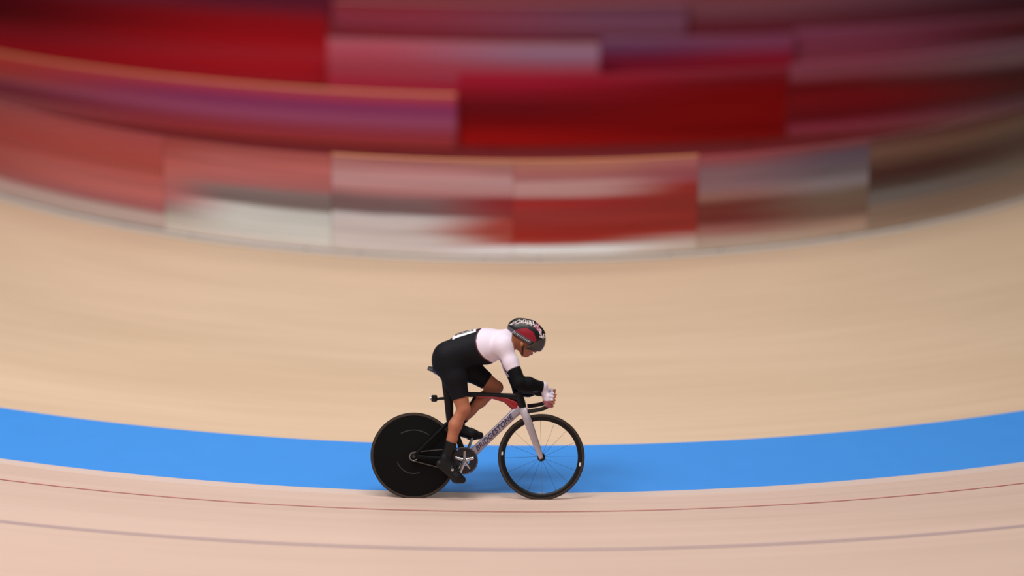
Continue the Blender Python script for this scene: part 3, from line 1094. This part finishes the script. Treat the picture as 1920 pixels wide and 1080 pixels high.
M_shoe = mat('shoe_black', rgb(14, 14, 17), .5, spec=.3)
for KN, AN, BA, P_ in ((KNEEN, ANKN, BALLN, PN), (KNEEF, ANKF, BALLF, PF)):
    cut = cutp(KN, AN, .66 if KN is KNEEN else .80)
    toe = BA + (BA - AN) * np.array([.8, 0, .12])
    reg = np.maximum(limb_mask([cut, AN], .085), -d_plane(GX, GY, GZ, cut, AN - KN))
    reg = np.minimum(reg, limb_mask([cutp(AN, BA, .25), BA, toe], .085))
    shoe = surface('shoe', np.maximum(body_f - .006, reg), M_shoe, rider)
    sd = -1 if AN[1] < 0 else 1
    bm = bmesh.new()                                    # dial and straps of the shoe
    d0 = cutp(AN, BA, .62) + np.array([0, .040 * sd, .012])
    lathe(bm, [(0, -.007), (.011, -.006), (.012, 0), (.012, .006), (0, .007)], d0, 16, closed=False)
    link_bm('dial', bm, M_steel, shoe)
    for f in (.45, .8):
        bm = bmesh.new()
        c = cutp(AN, BA, f)
        dv = (BA - AN) / np.linalg.norm(BA - AN)
        nv = np.array([-dv[2], 0, dv[0]])
        sweep(bm, [Vector(c + nv * .046 * math.cos(t) + np.array([0, .042 * math.sin(t), 0])) for t in np.linspace(-1.5, 1.5, 13)], (.006, .002), up=tuple(dv), n=6)
        link_bm('strap', bm, M_steel, shoe)
    bm = bmesh.new()
    hl = AN + (np.array([-.05, 0, -.064]) if AN[1] < 0 else np.array([-.05, 0, -.052]))
    sweep(bm, [Vector(hl), Vector(cutp(hl, BA, .5) + np.array([0, 0, -.008])), Vector(BA + np.array([0, 0, -.034])), Vector(BA + (BA - AN) * np.array([.5, 0, .12]) + np.array([0, 0, -.022]))],
          [(.007, .022), (.007, .028), (.007, .038), (.006, .022)], n=12)
    link_bm('sole', bm, mat('sole_grey', rgb(60, 58, 62), .4), shoe)

# ---- helmet: short aero shell with a dark visor
H = Field()
hr = R(31)
hx = np.array([math.cos(hr), 0, -math.sin(hr)])
hu = np.array([math.sin(hr), 0, math.cos(hr)])
HC = A3(992, 631)


def HQ(f, u, y=0.0):
    return HC + hx * f + hu * u + np.array([0, y, 0])


H.ell(HQ(0, 0), (.142, .098, .118), .02, rot=hr)
H.ell(HQ(-.075, .002), (.105, .078, .082), .05, rot=hr)
H.cap(HQ(-.02, .108, 0), HQ(-.14, .055, 0), .012, .010, .02)             # centre ridge
shell = H.f
cutb = np.maximum(d_plane(GX, GY, GZ, HQ(0, -.050), -hu), -1)
hfull = np.maximum(shell, cutb)
front = d_plane(GX, GY, GZ, HQ(.062, -.01), hx * .9 - hu * .42)
hollow = -(body_f - .004)
M_hblack = mat('helmet_black', rgb(24, 20, 23), .4, spec=.35)
M_hred = mat('helmet_red', rgb(140, 26, 40), .4, spec=.35)


def helm_mat(C):
    d = C - HC
    f = d @ hx
    u = d @ hu
    # raised red side wedge, grey lower side
    red = (u > -.014) & (u < .050 - np.maximum(0, f - .01) * .7 - np.maximum(0, -.05 - f) * .9) & (f > -.112) & (f < .066) & (np.abs(d[:, 1]) > .03)
    grey = (u <= -.014) & (f < .04)
    return np.where(red, 1, np.where(grey, 2, 0))


helmet = surface('helmet', np.maximum(np.maximum(hfull, front), hollow), [M_hblack, M_hred, mat('helmet_grey', rgb(78, 74, 80), .45)], rider, helm_mat)

# visor: dark shell that drops in front of the eyes
vis_reg = np.maximum(-front, d_plane(GX, GY, GZ, HQ(.05, -.088), -hu + hx * .35))
vis_shell = np.maximum(shell - .001, -(shell + .007))
V_ = Field()
V_.ell(HQ(.004, -.02), (.142, .096, .130), .02, rot=hr)
vs = np.maximum(V_.f, -(V_.f + .007))
vs = np.maximum(vs, vis_reg)
vs = np.maximum(vs, -(body_f - .003))
vm = bpy.data.materials.new('visor_tint')
vm.use_nodes = True
b_ = vm.node_tree.nodes['Principled BSDF']
b_.inputs['Base Color'].default_value = (.06, .05, .046, 1)
b_.inputs['Roughness'].default_value = .3
b_.inputs['Alpha'].default_value = .82
surface('visor', vs, vm, helmet)


def on_shell(f, y, lift=.002):
    """point of the helmet surface above (f, y) in helmet axes"""
    lo, hi = 0.0, .3
    for _ in range(40):
        m = (lo + hi) / 2
        p = HQ(f, m, y)
        i = [int(round((p[a] - LO[a]) / VS)) for a in range(3)]
        i = [min(max(i[a], 0), shell.shape[a] - 1) for a in range(3)]
        if shell[i[0], i[1], i[2]] < 0:
            lo = m
        else:
            hi = m
    return Vector(HQ(f, lo + lift, y))


def shell_at(p):
    i = [min(max(int(round((p[a] - LO[a]) / VS)), 0), shell.shape[a] - 1) for a in range(3)]
    return shell[i[0], i[1], i[2]]


def on_side(f, u, s=-1, lift=.001):
    lo, hi = 0.0, .2
    while u > 0 and shell_at(HQ(f, u, 0)) > -.0015:
        u -= .002
    for _ in range(40):
        m = (lo + hi) / 2
        p = HQ(f, u, s * m)
        i = [min(max(int(round((p[a] - LO[a]) / VS)), 0), shell.shape[a] - 1) for a in range(3)]
        if shell[i[0], i[1], i[2]] < 0:
            lo = m
        else:
            hi = m
    return Vector(HQ(f, u, s * (lo + lift)))


M_hwhite = mat('helmet_white', rgb(226, 214, 210), .3)
M_hpink = mat('helmet_pink', rgb(214, 140, 160), .3)
rs = random.Random(5)
for s in (-1, 1):                                       # white flame-like swirls over crown and brow
    marks = []
    kf, ku = (-.180, -.160, -.125, -.070, 0, .055, .095), (-.012, .012, .054, .088, .096, .080, .052)
    for k in range(44):
        f0 = -.178 + .270 * k / 43
        u0 = float(np.interp(f0, kf, ku)) + rs.uniform(-.020, .018)
        f1 = f0 + rs.uniform(.016, .034)
        u1 = float(np.interp(f1, kf, ku)) + rs.uniform(-.016, .014)
        marks.append((f0, u0, f1, u1, rs.choice((-1, 1)) * rs.uniform(.004, .009), -.03 < f0 < .04 and rs.random() < .8))
    for f0, u0, f1, u1, amp, pink in marks:
        bm = bmesh.new()
        pts_ = []
        for i in range(11):
            t = i / 10
            f_, u_ = f0 + (f1 - f0) * t, u0 + (u1 - u0) * t + amp * math.sin(t * 5.5)
            pts_.append(on_side(f_, u_, s))
        sweep(bm, pts_, [(.0034 * (1 - .75 * abs(2 * i / 10 - 1) ** 2), .0012) for i in range(11)], up=(0, 1, 0), n=6)
        link_bm('swirl', bm, M_hpink if pink else M_hwhite, helmet)
    # unreadable pale script along the lower edge: a row of small slanted strokes
    bm = bmesh.new()
    for i in range(11):
        f_ = -.118 + i * .0135
        hgt = .0085 * (1.6 if i in (0, 5) else 1)
        p0, p1 = on_side(f_ - .003, -.030 - hgt, s), on_side(f_ + .004, -.030 + hgt, s)
        sweep(bm, [p0, (p0 + p1) / 2, p1], [.0018, .0030, .0016], up=(0, 1, 0), n=5)
    link_bm('side_script', bm, mat('script_grey', rgb(206, 202, 206), .4), helmet)
    bm = bmesh.new()                                    # chin strap
    sweep(bm, [on_side(-.02, -.040, s, -.004), Vector(HP(.012, -.070, .064 * s)), Vector(HP(.030, -.112, .040 * s)), Vector(HP(.035, -.128, .004 * s))], (.006, .0018), up=(0, 1, 0), n=6)
    link_bm('chin_strap', bm, M_hblack, helmet)
for s in (-1, 1):
    bm = bmesh.new()
    bmesh.ops.create_uvsphere(bm, u_segments=16, v_segments=10, radius=.0115, matrix=Matrix.Translation(Vector(HP(.076, -.026, .031 * s))))
    link_bm('eye', bm, mat('eye_dark', rgb(60, 44, 36), .2), rider)


# ---- race number on the small of the back
def back_pt(x, y, lift=.010):
    """outside of the suit, straight above (x, y)"""
    i = int(round((x - LO[0]) / VS))
    j = int(round((y - LO[1]) / VS))
    col = np.where(body_f[i, j, :] < .005)[0]
    return Vector((x, y, AX[2][col.max()] + lift))


bm = bmesh.new()
nx_, ny_ = 14, 12
vv = [[bm.verts.new(back_pt(-.205 + .180 * i / nx_, -.105 + .21 * j / ny_ + .0, .004)) for j in range(ny_ + 1)] for i in range(nx_ + 1)]
for i in range(nx_):
    for j in range(ny_):
        bm.faces.new((vv[i][j], vv[i + 1][j], vv[i + 1][j + 1], vv[i][j + 1]))
bmesh.ops.recalc_face_normals(bm, faces=bm.faces)
num = link_bm('race_number', bm, mat('number_white', rgb(232, 232, 238), .6), suit)
sm = num.modifiers.new('thickness', 'SOLIDIFY')
sm.thickness = .003
sm.offset = 1
bm = bmesh.new()
for y0 in (-.045, .045):                                # two dark smudged digits
    for xa, xb, w_ in ((-.185, -.045, .016),):
        sweep(bm, [back_pt(xa + (xb - xa) * t, y0, .0095) for t in np.linspace(0, 1, 8)], (.002, w_), up=(0, 1, 0), n=6)
link_bm('digits', bm, M_suit, num)
